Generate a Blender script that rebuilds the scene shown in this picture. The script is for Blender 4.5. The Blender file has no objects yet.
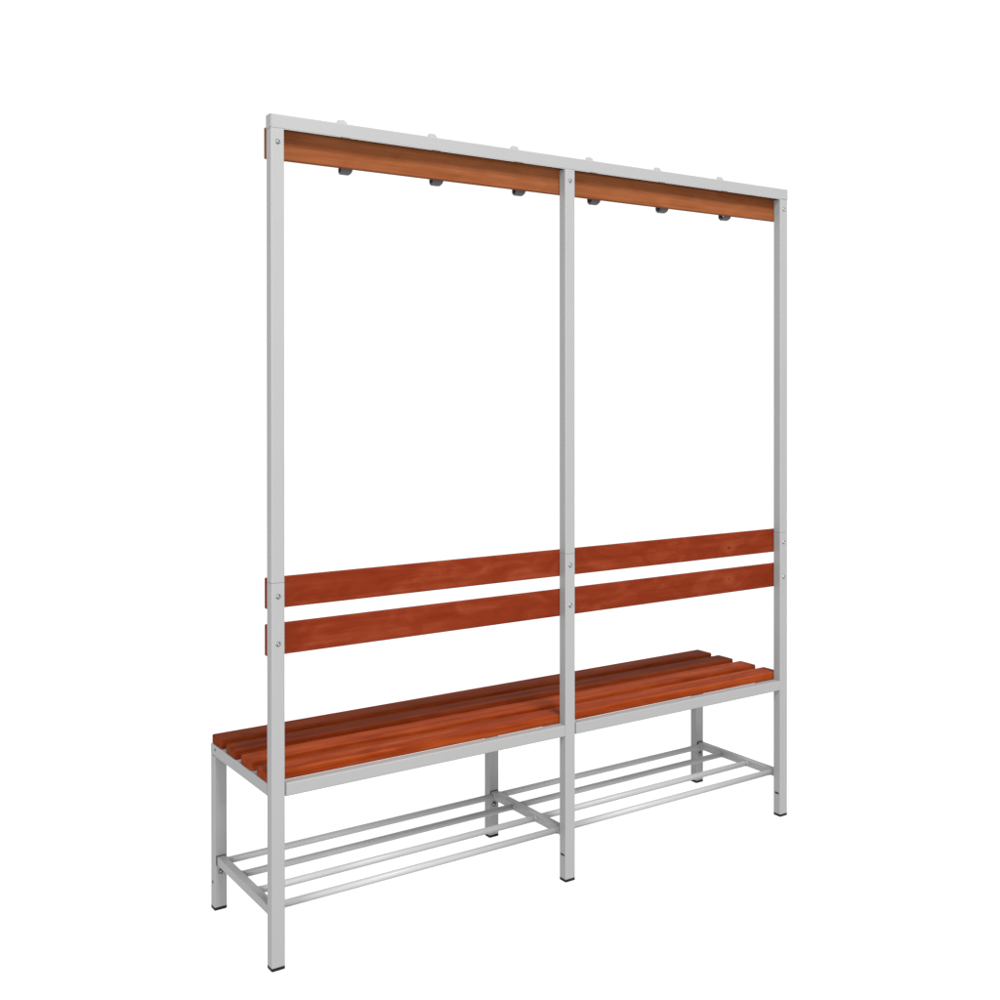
import bpy, bmesh, math, random
from mathutils import Vector, Matrix

scene = bpy.context.scene
col = scene.collection
random.seed(4)

# ------------------------------------------------------------------ dimensions (metres)
PX, PY = 0.030, 0.0255          # front post section (width, depth)
L = 1.5815                      # overall length
XM = 0.7762                     # left face of the middle posts
H = 1.8043                      # top of the coat rail
BEAM = 0.0294                   # height of the top beam
D = 0.3665                      # overall depth
Q = 0.0255                      # depth of the back legs
ZS = 0.8173                     # joint between lower leg and upright
ZR = 0.3912                     # top of the seat frame
RH = 0.0275                     # height of the seat frame tubes
POSTS = (0.0, XM, L - PX)

# ------------------------------------------------------------------ materials
def new_mat(name):
    m = bpy.data.materials.new(name)
    m.use_nodes = True
    nt = m.node_tree
    b = nt.nodes['Principled BSDF']
    return m, nt, b

def powder(name, rgb, rough=0.42, bump=0.05, spec=0.4):
    m, nt, b = new_mat(name)
    N, K = nt.nodes, nt.links
    tc = N.new('ShaderNodeTexCoord')
    n1 = N.new('ShaderNodeTexNoise'); n1.inputs['Scale'].default_value = 900; n1.inputs['Detail'].default_value = 3
    n2 = N.new('ShaderNodeTexNoise'); n2.inputs['Scale'].default_value = 6; n2.inputs['Detail'].default_value = 4
    K.new(tc.outputs['Object'], n1.inputs['Vector']); K.new(tc.outputs['Object'], n2.inputs['Vector'])
    mix = N.new('ShaderNodeMix'); mix.data_type = 'RGBA'
    mix.inputs['A'].default_value = (*[c * 0.965 for c in rgb], 1)
    mix.inputs['B'].default_value = (*[min(1, c * 1.035) for c in rgb], 1)
    K.new(n2.outputs['Fac'], mix.inputs['Factor'])
    K.new(mix.outputs['Result'], b.inputs['Base Color'])
    bp = N.new('ShaderNodeBump'); bp.inputs['Strength'].default_value = bump; bp.inputs['Distance'].default_value = 0.0006
    K.new(n1.outputs['Fac'], bp.inputs['Height']); K.new(bp.outputs['Normal'], b.inputs['Normal'])
    b.inputs['Roughness'].default_value = rough
    b.inputs['Specular IOR Level'].default_value = spec
    return m

def plain(name, rgb, rough=0.5, metal=0.0, spec=0.5):
    m, nt, b = new_mat(name)
    N, K = nt.nodes, nt.links
    tc = N.new('ShaderNodeTexCoord')
    n = N.new('ShaderNodeTexNoise'); n.inputs['Scale'].default_value = 220; n.inputs['Detail'].default_value = 2
    K.new(tc.outputs['Object'], n.inputs['Vector'])
    mix = N.new('ShaderNodeMix'); mix.data_type = 'RGBA'
    mix.inputs['A'].default_value = (*[c * 0.9 for c in rgb], 1)
    mix.inputs['B'].default_value = (*[min(1, c * 1.1) for c in rgb], 1)
    K.new(n.outputs['Fac'], mix.inputs['Factor']); K.new(mix.outputs['Result'], b.inputs['Base Color'])
    b.inputs['Roughness'].default_value = rough; b.inputs['Metallic'].default_value = metal
    b.inputs['Specular IOR Level'].default_value = spec
    return m

def wood(name, dark, mid, light, seed, grain=1.0, blotch=0.5, knots=(), spec=0.004, rough=0.4, lo=0.32, hi=0.70):
    """stained wood, grain along local X; knots are (x, z, radius) in object space"""
    m, nt, b = new_mat(name)
    N, K = nt.nodes, nt.links
    tc = N.new('ShaderNodeTexCoord')
    off = N.new('ShaderNodeVectorMath'); off.operation = 'ADD'
    off.inputs[1].default_value = (seed * 3.17, seed * 1.93, seed * 2.41)
    # bend the grain around the knots
    src = tc.outputs['Object']
    sep = N.new('ShaderNodeSeparateXYZ'); K.new(tc.outputs['Object'], sep.inputs[0])
    knot_f = None
    halo = None
    for (kx, kz, kr, ks) in knots:
        dx = N.new('ShaderNodeMath'); dx.operation = 'SUBTRACT'; dx.inputs[1].default_value = kx
        K.new(sep.outputs['X'], dx.inputs[0])
        dxs = N.new('ShaderNodeMath'); dxs.operation = 'MULTIPLY'; dxs.inputs[1].default_value = 0.6
        K.new(dx.outputs[0], dxs.inputs[0])
        dz = N.new('ShaderNodeMath'); dz.operation = 'SUBTRACT'; dz.inputs[1].default_value = kz
        K.new(sep.outputs['Z'], dz.inputs[0])
        cb = N.new('ShaderNodeCombineXYZ'); K.new(dxs.outputs[0], cb.inputs[0]); K.new(dz.outputs[0], cb.inputs[2])
        ln = N.new('ShaderNodeVectorMath'); ln.operation = 'LENGTH'; K.new(cb.outputs[0], ln.inputs[0])
        mr = N.new('ShaderNodeMapRange'); mr.interpolation_type = 'SMOOTHSTEP'
        mr.inputs['From Min'].default_value = kr * 0.35; mr.inputs['From Max'].default_value = kr
        mr.inputs['To Min'].default_value = ks; mr.inputs['To Max'].default_value = 0.0
        K.new(ln.outputs['Value'], mr.inputs['Value'])
        hr = N.new('ShaderNodeMapRange'); hr.interpolation_type = 'SMOOTHSTEP'
        hr.inputs['From Min'].default_value = kr * 1.0; hr.inputs['From Max'].default_value = kr * 4.5
        hr.inputs['To Min'].default_value = 0.5; hr.inputs['To Max'].default_value = 0.0
        K.new(ln.outputs['Value'], hr.inputs['Value']); halo = hr.outputs['Result']
        if knot_f is None:
            knot_f = mr.outputs['Result']
        else:
            mx = N.new('ShaderNodeMath'); mx.operation = 'MAXIMUM'
            K.new(knot_f, mx.inputs[0]); K.new(mr.outputs['Result'], mx.inputs[1]); knot_f = mx.outputs[0]
    K.new(src, off.inputs[0])
    mp = N.new('ShaderNodeMapping'); mp.inputs['Scale'].default_value = (1.6, 60, 60)
    K.new(off.outputs[0], mp.inputs['Vector'])
    g1 = N.new('ShaderNodeTexNoise'); g1.inputs['Scale'].default_value = 1.0; g1.inputs['Detail'].default_value = 6
    g1.inputs['Roughness'].default_value = 0.6; g1.inputs['Distortion'].default_value = 0.6
    K.new(mp.outputs[0], g1.inputs['Vector'])
    mp2 = N.new('ShaderNodeMapping'); mp2.inputs['Scale'].default_value = (9, 420, 420)
    K.new(off.outputs[0], mp2.inputs['Vector'])
    g2 = N.new('ShaderNodeTexNoise'); g2.inputs['Scale'].default_value = 1.0; g2.inputs['Detail'].default_value = 3
    K.new(mp2.outputs[0], g2.inputs['Vector'])
    mp3 = N.new('ShaderNodeMapping'); mp3.inputs['Scale'].default_value = (9, 22, 22)
    K.new(off.outputs[0], mp3.inputs['Vector'])
    g3 = N.new('ShaderNodeTexNoise'); g3.inputs['Scale'].default_value = 1.0; g3.inputs['Detail'].default_value = 5
    g3.inputs['Distortion'].default_value = 1.2
    K.new(mp3.outputs[0], g3.inputs['Vector'])
    def mul(sock, k):
        q = N.new('ShaderNodeMath'); q.operation = 'MULTIPLY'; q.inputs[1].default_value = k
        K.new(sock, q.inputs[0]); return q.outputs[0]
    def add(a, c):
        q = N.new('ShaderNodeMath'); q.operation = 'ADD'; K.new(a, q.inputs[0]); K.new(c, q.inputs[1]); return q.outputs[0]
    w1, w2, w3 = 0.55 * grain, 0.25 * grain, blotch
    tot = w1 + w2 + w3
    s = add(add(mul(g1.outputs['Fac'], w1 / tot), mul(g2.outputs['Fac'], w2 / tot)), mul(g3.outputs['Fac'], w3 / tot))
    ramp = N.new('ShaderNodeValToRGB')
    e = ramp.color_ramp.elements
    e[0].position = lo; e[0].color = (*dark, 1)
    e[1].position = hi; e[1].color = (*light, 1)
    x = e.new(0.50); x.color = (*mid, 1)
    K.new(s, ramp.inputs['Fac'])
    out = ramp.outputs['Color']
    if knot_f is not None:
        mh = N.new('ShaderNodeMix'); mh.data_type = 'RGBA'
        K.new(halo, mh.inputs['Factor']); K.new(out, mh.inputs['A'])
        mh.inputs['B'].default_value = (*[c * 1.15 for c in light], 1); out = mh.outputs['Result']
        mk = N.new('ShaderNodeMix'); mk.data_type = 'RGBA'
        K.new(mul(knot_f, 0.8), mk.inputs['Factor']); K.new(out, mk.inputs['A'])
        mk.inputs['B'].default_value = (*[c * 0.35 for c in dark], 1)
        out = mk.outputs['Result']
    K.new(out, b.inputs['Base Color'])
    bp = N.new('ShaderNodeBump'); bp.inputs['Strength'].default_value = 0.12; bp.inputs['Distance'].default_value = 0.0008
    K.new(s, bp.inputs['Height']); K.new(bp.outputs['Normal'], b.inputs['Normal'])
    b.inputs['Roughness'].default_value = rough
    b.inputs['Specular IOR Level'].default_value = spec
    return m

GREY = powder('light_grey_powder_coat', (0.208, 0.2090, 0.2110), spec=0.3)
TUBE = powder('light_grey_tube_coat', (0.262, 0.264, 0.267), rough=0.4, spec=0.3)
BLACK = plain('black_plastic', (0.006, 0.006, 0.0065), 0.6, spec=0.15)
SCREW = plain('zinc_screw', (0.19, 0.195, 0.20), 0.32, 1.0)
HOOK_SHADED = plain('hook_grey_shaded', (0.050, 0.055, 0.064), 0.45, spec=0.3)  # same hook grey, with the lower hook's shade put into the colour
PALE = plain('hook_grey', (0.212, 0.212, 0.215), 0.5, spec=0.2)
PLUG = plain('mid_grey_plug', (0.10, 0.10, 0.10), 0.6)

RD, RM, RL = (0.092, 0.0120, 0.0036), (0.119, 0.0172, 0.0060), (0.164, 0.0340, 0.0135)      # backrest stain
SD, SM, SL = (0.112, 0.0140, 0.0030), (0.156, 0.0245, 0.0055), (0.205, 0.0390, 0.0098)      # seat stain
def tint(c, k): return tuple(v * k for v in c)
# boards vary slightly in tone; backrest shade is tinted into the two rear ones
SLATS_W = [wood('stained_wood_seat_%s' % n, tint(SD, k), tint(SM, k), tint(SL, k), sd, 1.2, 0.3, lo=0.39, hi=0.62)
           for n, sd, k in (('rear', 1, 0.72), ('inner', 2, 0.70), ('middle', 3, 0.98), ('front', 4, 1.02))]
BACK_U = wood('stained_wood_back_upper', RD, RM, RL, 5, 0.9, 0.8, [(1.372, -0.008, 0.0055, 0.75)])
BACK_L = wood('stained_wood_back_lower', RD, RM, RL, 6, 0.9, 0.8, [(1.372, 0.005, 0.0045, 0.45)])
HOOK_W = wood('golden_brown_wood', (0.108, 0.032, 0.0110), (0.146, 0.047, 0.0175), (0.186, 0.064, 0.0260), 7, 1.0, 0.25, lo=0.36, hi=0.66)

# ------------------------------------------------------------------ mesh helpers
def link(name, bm, mat, parent=None, loc=(0, 0, 0), smooth=False):
    me = bpy.data.meshes.new(name)
    bmesh.ops.recalc_face_normals(bm, faces=bm.faces)
    if smooth:
        for f in bm.faces: f.smooth = True
    bm.to_mesh(me); bm.free()
    me.materials.append(mat)
    o = bpy.data.objects.new(name, me)
    col.objects.link(o)
    o.location = loc
    if parent: o.parent = parent
    return o

def box(bm, x0, x1, y0, y1, z0, z1, r=0.0, seg=3):
    t = bmesh.new()
    v = [t.verts.new((x, y, z)) for x in (x0, x1) for y in (y0, y1) for z in (z0, z1)]
    for f in ((0, 1, 3, 2), (4, 6, 7, 5), (0, 4, 5, 1), (2, 3, 7, 6), (0, 2, 6, 4), (1, 5, 7, 3)):
        t.faces.new([v[i] for i in f])
    if r > 0:
        bmesh.ops.bevel(t, geom=list(t.edges), offset=r, segments=seg, profile=0.5, affect='EDGES')
    merge(bm, t)

def merge(bm, t):
    me = bpy.data.meshes.new('tmp'); t.to_mesh(me); t.free(); bm.from_mesh(me); bpy.data.meshes.remove(me)

def tube_profile(bm, axis, a0, a1, u0, u1, v0, v1, r, seg=4, end=0.0004):
    """rectangular steel tube with rounded long edges along axis"""
    pts = []
    for (cu, cv, st) in ((u1 - r, v1 - r, 0), (u0 + r, v1 - r, 90), (u0 + r, v0 + r, 180), (u1 - r, v0 + r, 270)):
        for k in range(seg + 1):
            a = math.radians(st + 90 * k / seg)
            pts.append((cu + r * math.cos(a), cv + r * math.sin(a)))
    cu, cv = (u0 + u1) / 2, (v0 + v1) / 2
    def P(a, p):
        if axis == 'x': return (a, p[0], p[1])
        if axis == 'y': return (p[0], a, p[1])
        return (p[0], p[1], a)
    def shrink(p): return (cu + (p[0] - cu) * (1 - 2 * end / (u1 - u0)), cv + (p[1] - cv) * (1 - 2 * end / (v1 - v0)))
    rings = []
    for a, s in ((a0, 1), (a0 + end, 0), (a1 - end, 0), (a1, 1)):
        rings.append([bm.verts.new(P(a, shrink(p) if s else p)) for p in pts])
    n = len(pts)
    for i in range(3):
        for k in range(n):
            f = bm.faces.new((rings[i][k], rings[i][(k + 1) % n], rings[i + 1][(k + 1) % n], rings[i + 1][k]))
    bm.faces.new(rings[0]); bm.faces.new(rings[3])

def rod(bm, axis, a0, a1, u, v, r, seg=20):
    rings = []
    for a in (a0, a1):
        ring = []
        for k in range(seg):
            t = 2 * math.pi * k / seg
            p = (u + r * math.cos(t), v + r * math.sin(t))
            ring.append(bm.verts.new((a, p[0], p[1]) if axis == 'x' else ((p[0], a, p[1]) if axis == 'y' else (p[0], p[1], a))))
        rings.append(ring)
    for k in range(seg):
        f = bm.faces.new((rings[0][k], rings[0][(k + 1) % seg], rings[1][(k + 1) % seg], rings[1][k]))
        f.smooth = True
    bm.faces.new(rings[0]); bm.faces.new(rings[1])

def lathe(bm, prof, seg=20):
    """profile of (radius, depth) turned round -Y (depth goes towards the viewer)"""
    rings = []
    for r, d in prof:
        if r == 0:
            rings.append([bm.verts.new((0, -d, 0))])
        else:
            rings.append([bm.verts.new((r * math.cos(2 * math.pi * k / seg), -d, r * math.sin(2 * math.pi * k / seg))) for k in range(seg)])
    for a, b in zip(rings, rings[1:]):
        for k in range(seg):
            k2 = (k + 1) % seg
            if len(a) == 1: f = bm.faces.new((a[0], b[k], b[k2]))
            elif len(b) == 1: f = bm.faces.new((a[k], a[k2], b[0]))
            else: f = bm.faces.new((a[k], a[k2], b[k2], b[k]))
            f.smooth = True

def ribbon(bm, path, th):
    """strap bent in the YZ plane: path of (y, z, width)"""
    rings = []
    for i, (y, z, w) in enumerate(path):
        a = path[max(0, i - 1)]; b = path[min(len(path) - 1, i + 1)]
        t = Vector((b[0] - a[0], b[1] - a[1])).normalized()
        n = Vector((-t.y, t.x)) * th / 2
        c = min(th * 0.35, w * 0.3)
        ring = []
        for (sx, sn) in ((-1, -1), (1, -1), (1, 1), (-1, 1)):
            if sx * sn > 0:
                o = ((w / 2, 0.45), (w / 2 - c, 1.0))
            else:
                o = ((w / 2 - c, 1.0), (w / 2, 0.45))
            for (ww, nn) in o:
                ring.append(bm.verts.new((sx * ww, y + n.x * sn * nn, z + n.y * sn * nn)))
        rings.append(ring)
    for a, b in zip(rings, rings[1:]):
        for k in range(8):
            bm.faces.new((a[k], a[(k + 1) % 8], b[(k + 1) % 8], b[k]))
    bm.faces.new(rings[0]); bm.faces.new(rings[-1])

def dup(o, loc, parent):
    c = o.copy(); col.objects.link(c); c.parent = parent; c.location = loc
    for ch in list(o.children):
        d = ch.copy(); col.objects.link(d); d.parent = c; d.location = ch.location
    return c

# ------------------------------------------------------------------ the bench
bench = bpy.data.objects.new('cloakroom_bench', None)
col.objects.link(bench)
bench['label'] = 'light grey steel cloakroom bench with reddish wooden slats, coat hook rail and shoe rack'
bench['category'] = 'bench'

# screw: a domed head with a recessed drive
def screw_bm(r=0.0046, h=0.0030):
    bm = bmesh.new()
    lathe(bm, [(r * 1.18, -0.0005), (r * 1.18, 0.0004), (r, 0.0006), (r * 0.96, h * 0.45), (r * 0.8, h * 0.8), (r * 0.5, h), (r * 0.42, h), (r * 0.36, h * 0.35), (0, h * 0.35)])
    return bm
screw0 = link('screw', screw_bm(), SCREW, bench)
screw_used = [False]
def put_screw(parent, loc):
    if not screw_used[0]:
        screw_used[0] = True
        screw0.parent = parent; screw0.location = loc
        return screw0
    c = screw0.copy(); col.objects.link(c); c.parent = parent; c.location = loc
    return c

FOOT = 0.0068
def foot_bm(w, d):
    bm = bmesh.new()
    tube_profile(bm, 'z', 0, FOOT, -w / 2 - 0.0003, w / 2 + 0.0003, -d / 2 - 0.0003, d / 2 + 0.0003, 0.003)
    box(bm, -w / 2 + 0.003, w / 2 - 0.003, -d / 2 + 0.003, d / 2 - 0.003, FOOT - 0.001, FOOT + 0.012)
    return bm

# front legs (lower part of the posts), seen up to the joint
bm = bmesh.new()
tube_profile(bm, 'z', FOOT, ZS - 0.0003, -PX / 2, PX / 2, 0, PY, 0.0022)
leg0 = link('front_leg', bm, GREY, bench, (PX / 2, 0, 0))
link('foot_cap', foot_bm(PX, PY), BLACK, leg0, (0, PY / 2, 0))
put_screw(leg0, (0, 0.0, 0.7888)); put_screw(leg0, (0, 0.0, 0.6888))
legs = [leg0]
for x in POSTS[1:]:
    g = dup(leg0, (x + PX / 2, 0, 0), bench); legs.append(g)
# blanked slot in the left face of the middle and right front legs
bm = bmesh.new(); box(bm, -0.0006, 0.0008, -0.0070, 0.0070, -0.0025, 0.0025, 0.0005, 2)
slot0 = link('slot_plug', bm, BLACK, legs[1], (-PX / 2, 0.0125, 0.066))
c = slot0.copy(); col.objects.link(c); c.parent = legs[2]

# uprights above the joint
bm = bmesh.new()
tube_profile(bm, 'z', ZS + 0.0003, H - BEAM - 0.0004, -PX / 2, PX / 2, 0, PY, 0.0022)
box(bm, -PX / 2 + 0.002, PX / 2 - 0.002, 0.002, PY - 0.002, ZS - 0.01, ZS + 0.006)      # spigot inside the joint
up0 = link('upright', bm, GREY, bench, (PX / 2, 0, 0))
put_screw(up0, (0.0, 0.0, 1.7460))
for x in POSTS[1:]:
    dup(up0, (x + PX / 2, 0, 0), bench)

# top beam
# an inverted channel with a shorter rear flange above the hook board, closed by a plate at each end
def channel(bm, x0, x1, y0, y1, z0, z1, t, r, seg=4):
    out_ = []
    for (cy, cz, st) in ((y1 - r, z1 - r, 0), (y0 + r, z1 - r, 90)):
        for k in range(seg + 1):
            a = math.radians(st + 90 * k / seg)
            out_.append((cy + r * math.cos(a), cz + r * math.sin(a)))
    e = 0.0007
    prof = [(y1, z0 + 0.0072)] + out_ + [(y0, z0 + e), (y0 + e, z0), (y0 + t, z0), (y0 + t, z1 - t), (y1 - t, z1 - t), (y1 - t, z0 + 0.0072)]
    A = [bm.verts.new((x0, p[0], p[1])) for p in prof]; B = [bm.verts.new((x1, p[0], p[1])) for p in prof]
    n = len(prof)
    for k in range(n):
        bm.faces.new((A[k], A[(k + 1) % n], B[(k + 1) % n], B[k]))
    bm.faces.new(A); bm.faces.new(B)
bm = bmesh.new()
channel(bm, 0.0012, L - 0.0012, -0.0006, PY + 0.0006, H - BEAM, H, 0.0018, 0.0022)
for e0, e1 in ((-0.0006, 0.0012), (L - 0.0012, L + 0.0006)):
    tube_profile(bm, 'x', e0, e1, -0.0006, PY + 0.0006, H - BEAM, H, 0.0022, 4, 0.0005)
link('top_beam', bm, GREY, bench)

# back legs under the seat frame
bm = bmesh.new()
tube_profile(bm, 'z', FOOT, ZR - RH - 0.0006, -PX / 2, PX / 2, -Q / 2, Q / 2, 0.0022)
bl0 = link('back_leg', bm, GREY, bench, (PX / 2, D - Q / 2, 0))
link('foot_cap', foot_bm(PX, Q), BLACK, bl0, (0, 0, 0))
bm = bmesh.new()
rod(bm, 'x', -0.0004, 0.0006, 0, 0, 0.0034, 14)
hole0 = link('hole_plug', bm, BLACK, bl0, (-PX / 2, 0.001, 0.0635))
backs = [bl0]
for x in POSTS[1:]:
    backs.append(dup(bl0, (x + PX / 2, D - Q / 2, 0), bench))

# seat frame: lengthwise rails in two bays, crosswise rails over the legs
def seat_rail(x0, x1, y0, y1, cap):
    bm = bmesh.new()
    tube_profile(bm, 'x', 0, x1 - x0, 0, y1 - y0, 0, RH, 0.0022)
    o = link('seat_rail', bm, GREY, bench, (x0, y0, ZR - RH))
    if cap:
        b2 = bmesh.new()
        box(b2, -0.0032, 0.0, 0.0015, y1 - y0 - 0.002, 0.001, RH - 0.001, 0.0006, 2)
        link('end_plug_or_shade', b2, PLUG, o, (0, 0, 0))
    return o
bays = ((PX, XM), (XM + PX, L - PX))
for (a, b) in bays:
    seat_rail(a + 0.0034, b - 0.0004, 0.0004, PY - 0.0004, True)
    seat_rail(a + 0.0006, b - 0.0006, D - Q, D - 0.0004, False)
bm = bmesh.new()
tube_profile(bm, 'y', 0, D - PY - 0.0006, -PX / 2, PX / 2, 0, RH - 0.0017, 0.0022)
cr0 = link('cross_rail', bm, GREY, bench, (PX / 2, PY + 0.0006, ZR - RH))
bm = bmesh.new(); rod(bm, 'x', -0.0004, 0.0006, 0, 0, 0.0032, 14)
h = link('hole_plug', bm, BLACK, cr0, (-PX / 2, D - PY - 0.0006 - 0.0285, 0.0165))
for x in POSTS[1:]:
    dup(cr0, (x + PX / 2, PY + 0.0006, ZR - RH), bench)

# seat slats
ST, SB = 0.4112, ZR - 0.0016
sy = (0.0270, 0.1190, 0.2105, 0.3015)
for i, y in enumerate(sy):
    bm = bmesh.new()
    box(bm, 0, L - 0.004, 0, 0.0612, 0, ST - SB, 0.0033, 4)
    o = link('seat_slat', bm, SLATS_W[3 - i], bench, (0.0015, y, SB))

# backrest boards and the hook board, all screwed on behind the posts
BT = 0.0135
def board(name, z0, z1, mat):
    bm = bmesh.new()
    box(bm, 0, L - 0.001, 0, BT, -(z1 - z0) / 2, (z1 - z0) / 2, 0.0022, 3)
    return link(name, bm, mat, bench, (0.0004, PY + 0.0008, (z0 + z1) / 2))
board('back_slat', 0.7590, 0.8250, BACK_U)
board('back_slat', 0.6590, 0.7258, BACK_L)
hb = board('hook_board', 1.7143, 1.7810, HOOK_W)
hb['label'] = 'paler orange brown board carrying the hooks'

# coat hooks on the rear of the hook board: back plate, lower hook, long upper prong
HY = PY + 0.0008 + BT + 0.0005
bm = bmesh.new()
box(bm, -0.011, 0.011, 0.0, 0.004, -0.024, 0.030, 0.0012, 2)
ribbon(bm, [(0.003, 0.004, 0.022), (0.004, -0.012, 0.025), (0.0065, -0.027, 0.0285), (0.011, -0.0350, 0.0265), (0.018, -0.0385, 0.0235),
            (0.026, -0.0380, 0.0215), (0.0325, -0.0330, 0.019), (0.0345, -0.0250, 0.017), (0.0345, -0.0215, 0.012)], 0.0042)
hk0 = link('coat_hook', bm, HOOK_SHADED, bench, (0.2005, HY, 1.7465))
bm = bmesh.new()
ribbon(bm, [(0.003, -0.006, 0.016), (0.008, 0.012, 0.018), (0.018, 0.036, 0.021), (0.030, 0.060, 0.0240), (0.0385, 0.0775, 0.0245), (0.041, 0.0828, 0.0225), (0.0425, 0.0856, 0.0165)], 0.0050)
link('upper_prong', bm, PALE, hk0, (0.0030, 0, 0))
for k in range(2):
    s = screw0.copy(); col.objects.link(s); s.parent = hk0
    s.rotation_euler = (0, 0, math.pi); s.location = (0, 0.004, 0.022 if k == 0 else 0.012)
    s.scale = (0.6, 0.6, 0.6)
for x in (0.4375, 0.6755, 0.9135, 1.1505, 1.3880):
    dup(hk0, (x, HY, 1.7465), bench)

# shoe rack: three square bars, four round tubes in each bay
BZ0, BZ1 = 0.1075, 0.1275
BX = (0.0045, 0.7805, 1.5570)
bm = bmesh.new()
tube_profile(bm, 'y', PY + 0.0006, D - Q - 0.0030, 0, 0.020, 0, BZ1 - BZ0, 0.0022)
bar0 = link('rack_bar', bm, GREY, bench, (BX[0], 0, BZ0))
TR = 0.0079
ty = (0.0425, 0.1365, 0.2355, 0.3285)
for (x0, x1) in ((BX[0] + 0.020, BX[1]), (BX[1] + 0.020, BX[2])):
    for y in ty:
        bm = bmesh.new()
        rod(bm, 'x', 0, x1 - x0, 0, 0, TR, 28)
        # small weld collars at both ends
        for e in (0.0, x1 - x0):
            a, b = (e, e + 0.003) if e == 0 else (e - 0.003, e)
            rod(bm, 'x', a, b, 0, 0, TR + 0.0008, 28)
        link('rack_tube', bm, TUBE, bench, (x0, y, 0.1172))
# black box standing in for the shadow gap between bar and back leg, and the fixing screw below it
bm = bmesh.new(); box(bm, -0.0112, 0.0112, 0, 0.0024, -0.0112, 0.0112, 0.0008, 2)
link('end_plug_or_shade', bm, BLACK, bar0, (0.010, D - Q - 0.0029, (BZ1 - BZ0) / 2))
sc = screw0.copy(); col.objects.link(sc); sc.parent = bar0
sc.location = (0.011, D - Q - 0.0002, 0.0905 - BZ0); sc.scale = (1.25, 2.2, 1.25)
for x in BX[1:]:
    dup(bar0, (x, 0, BZ0), bench)

# ------------------------------------------------------------------ floor: made-up translucent sheet, lit from below to stay white and shadowless
m = bpy.data.materials.new('translucent_white_floor'); m.use_nodes = True
nt = m.node_tree; nt.nodes.clear()
out = nt.nodes.new('ShaderNodeOutputMaterial')
tl = nt.nodes.new('ShaderNodeBsdfTranslucent'); tl.inputs['Color'].default_value = (1, 1, 1, 1)
df = nt.nodes.new('ShaderNodeBsdfDiffuse'); df.inputs['Color'].default_value = (0.85, 0.85, 0.85, 1)
mx = nt.nodes.new('ShaderNodeMixShader'); mx.inputs['Fac'].default_value = 0.08
nt.links.new(tl.outputs[0], mx.inputs[1]); nt.links.new(df.outputs[0], mx.inputs[2]); nt.links.new(mx.outputs[0], out.inputs['Surface'])
bm = bmesh.new()
vs = [bm.verts.new(p) for p in ((-14, -12, 0), (16, -12, 0), (16, 20, 0), (-14, 20, 0))]; bm.faces.new(vs)
floor = link('floor', bm, m, None, (0, 0, -0.0004))
floor['kind'] = 'structure'; floor['label'] = 'white floor, made to glow from below'

# ------------------------------------------------------------------ light
w = bpy.data.worlds.new('World'); scene.world = w; w.use_nodes = True
FILL_LEVEL = 0.6
# added surround light: white behind and below, dimmer on the camera side for contrast
nt = w.node_tree; bg = nt.nodes['Background']
tc = nt.nodes.new('ShaderNodeTexCoord')
dt = nt.nodes.new('ShaderNodeVectorMath'); dt.operation = 'DOT_PRODUCT'
dt.inputs[1].default_value = (0.56, 0.828, 0)
nt.links.new(tc.outputs['Generated'], dt.inputs[0])
def mrange(sock, a, b, c, d):
    q = nt.nodes.new('ShaderNodeMapRange'); q.interpolation_type = 'SMOOTHSTEP'
    for n, v in zip(('From Min', 'From Max', 'To Min', 'To Max'), (a, b, c, d)): q.inputs[n].default_value = v
    nt.links.new(sock, q.inputs['Value']); return q.outputs['Result']
back = mrange(dt.outputs['Value'], 0.05, 0.45, 0.0, 1.0)
sp = nt.nodes.new('ShaderNodeSeparateXYZ'); nt.links.new(tc.outputs['Generated'], sp.inputs[0])
low = mrange(sp.outputs['Z'], -0.02, 0.06, 1.0, 0.0)
mxm = nt.nodes.new('ShaderNodeMath'); mxm.operation = 'MAXIMUM'
nt.links.new(back, mxm.inputs[0]); nt.links.new(low, mxm.inputs[1])
nt.links.new(mrange(mxm.outputs[0], 0, 1, FILL_LEVEL, 1.12), bg.inputs['Strength'])
bg.inputs['Color'].default_value = (1, 1, 1, 1)

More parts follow.
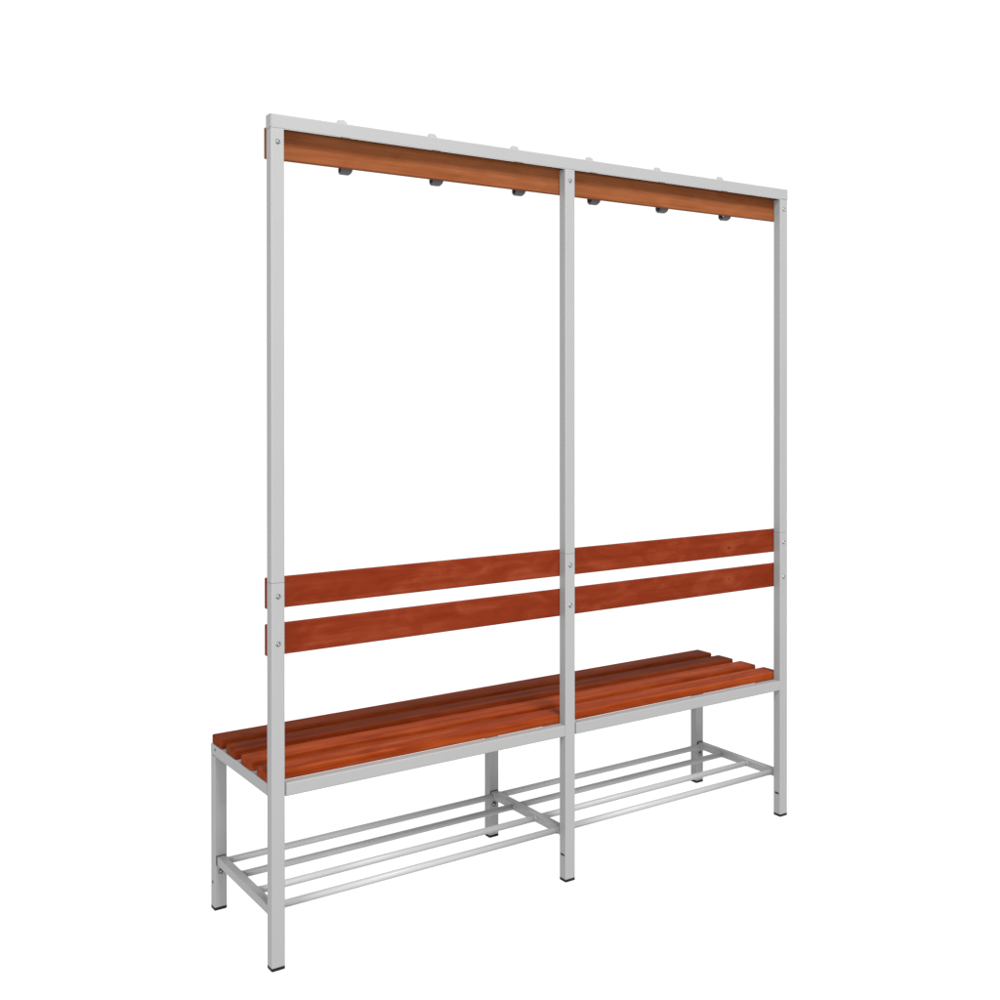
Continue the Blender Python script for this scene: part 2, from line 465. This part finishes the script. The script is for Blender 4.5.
def area(name, loc, target, size, power, color=(1, 1, 1)):
    l = bpy.data.lights.new(name, 'AREA'); l.shape = 'RECTANGLE'; l.size, l.size_y = size
    l.energy = power; l.color = color
    o = bpy.data.objects.new(name, l); col.objects.link(o)
    o.location = loc
    d = Vector(target) - Vector(loc)
    o.rotation_euler = d.to_track_quat('-Z', 'Y').to_euler()
    return o
area('softbox', (0.3, -5.4, 7.6), (0.8, 0.15, 0.8), (3.0, 1.7), 1270, (1.0, 0.99, 0.975))

area('side_fill', (-6.2, -2.6, 2.6), (0.8, 0.15, 0.9), (3.0, 3.0), 330, (1.0, 0.99, 0.98))  # unseen fill lamp, added to lift the left-facing sides

area('front_fill', (-1.3, -6.6, 1.9), (0.8, 0.15, 0.75), (3.0, 2.2), 235, (1.0, 0.99, 0.975))  # unseen low fill lamp, added to brighten slat fronts, back legs and rack

# ------------------------------------------------------------------ camera
cam = bpy.data.cameras.new('camera'); co = bpy.data.objects.new('camera', cam); col.objects.link(co)
F, CX, CY = 1124.91379, 497.87643, 398.92936
yaw, pitch, roll = math.radians(34.06088), math.radians(-0.20259), math.radians(-0.03343)
f = Vector((math.sin(yaw), math.cos(yaw), 0)); r = Vector((math.cos(yaw), -math.sin(yaw), 0)); u = Vector((0, 0, 1))
f, u = f * math.cos(pitch) + u * math.sin(pitch), u * math.cos(pitch) - f * math.sin(pitch)
r, u = r * math.cos(roll) + u * math.sin(roll), u * math.cos(roll) - r * math.sin(roll)
M = Matrix((r, u, -f)).transposed().to_4x4()
M.translation = Vector((-0.92716, -2.21991, 1.21307))
co.matrix_world = M
cam.sensor_fit = 'HORIZONTAL'; cam.sensor_width = 36; cam.lens = F / 1000 * 36
cam.shift_x = (500 - CX) / 1000; cam.shift_y = (CY - 500) / 1000
cam.clip_start = 0.05; cam.clip_end = 200
scene.camera = co

# ------------------------------------------------------------------ render settings
scene.render.engine = 'CYCLES'
scene.render.resolution_x = scene.render.resolution_y = 1024
scene.cycles.max_bounces = 8
vs_ = scene.view_settings
scene.display_settings.display_device = 'sRGB'
vs_.view_transform = 'Standard'; vs_.look = 'None'; vs_.exposure = 0; vs_.gamma = 1; vs_.use_curve_mapping = False
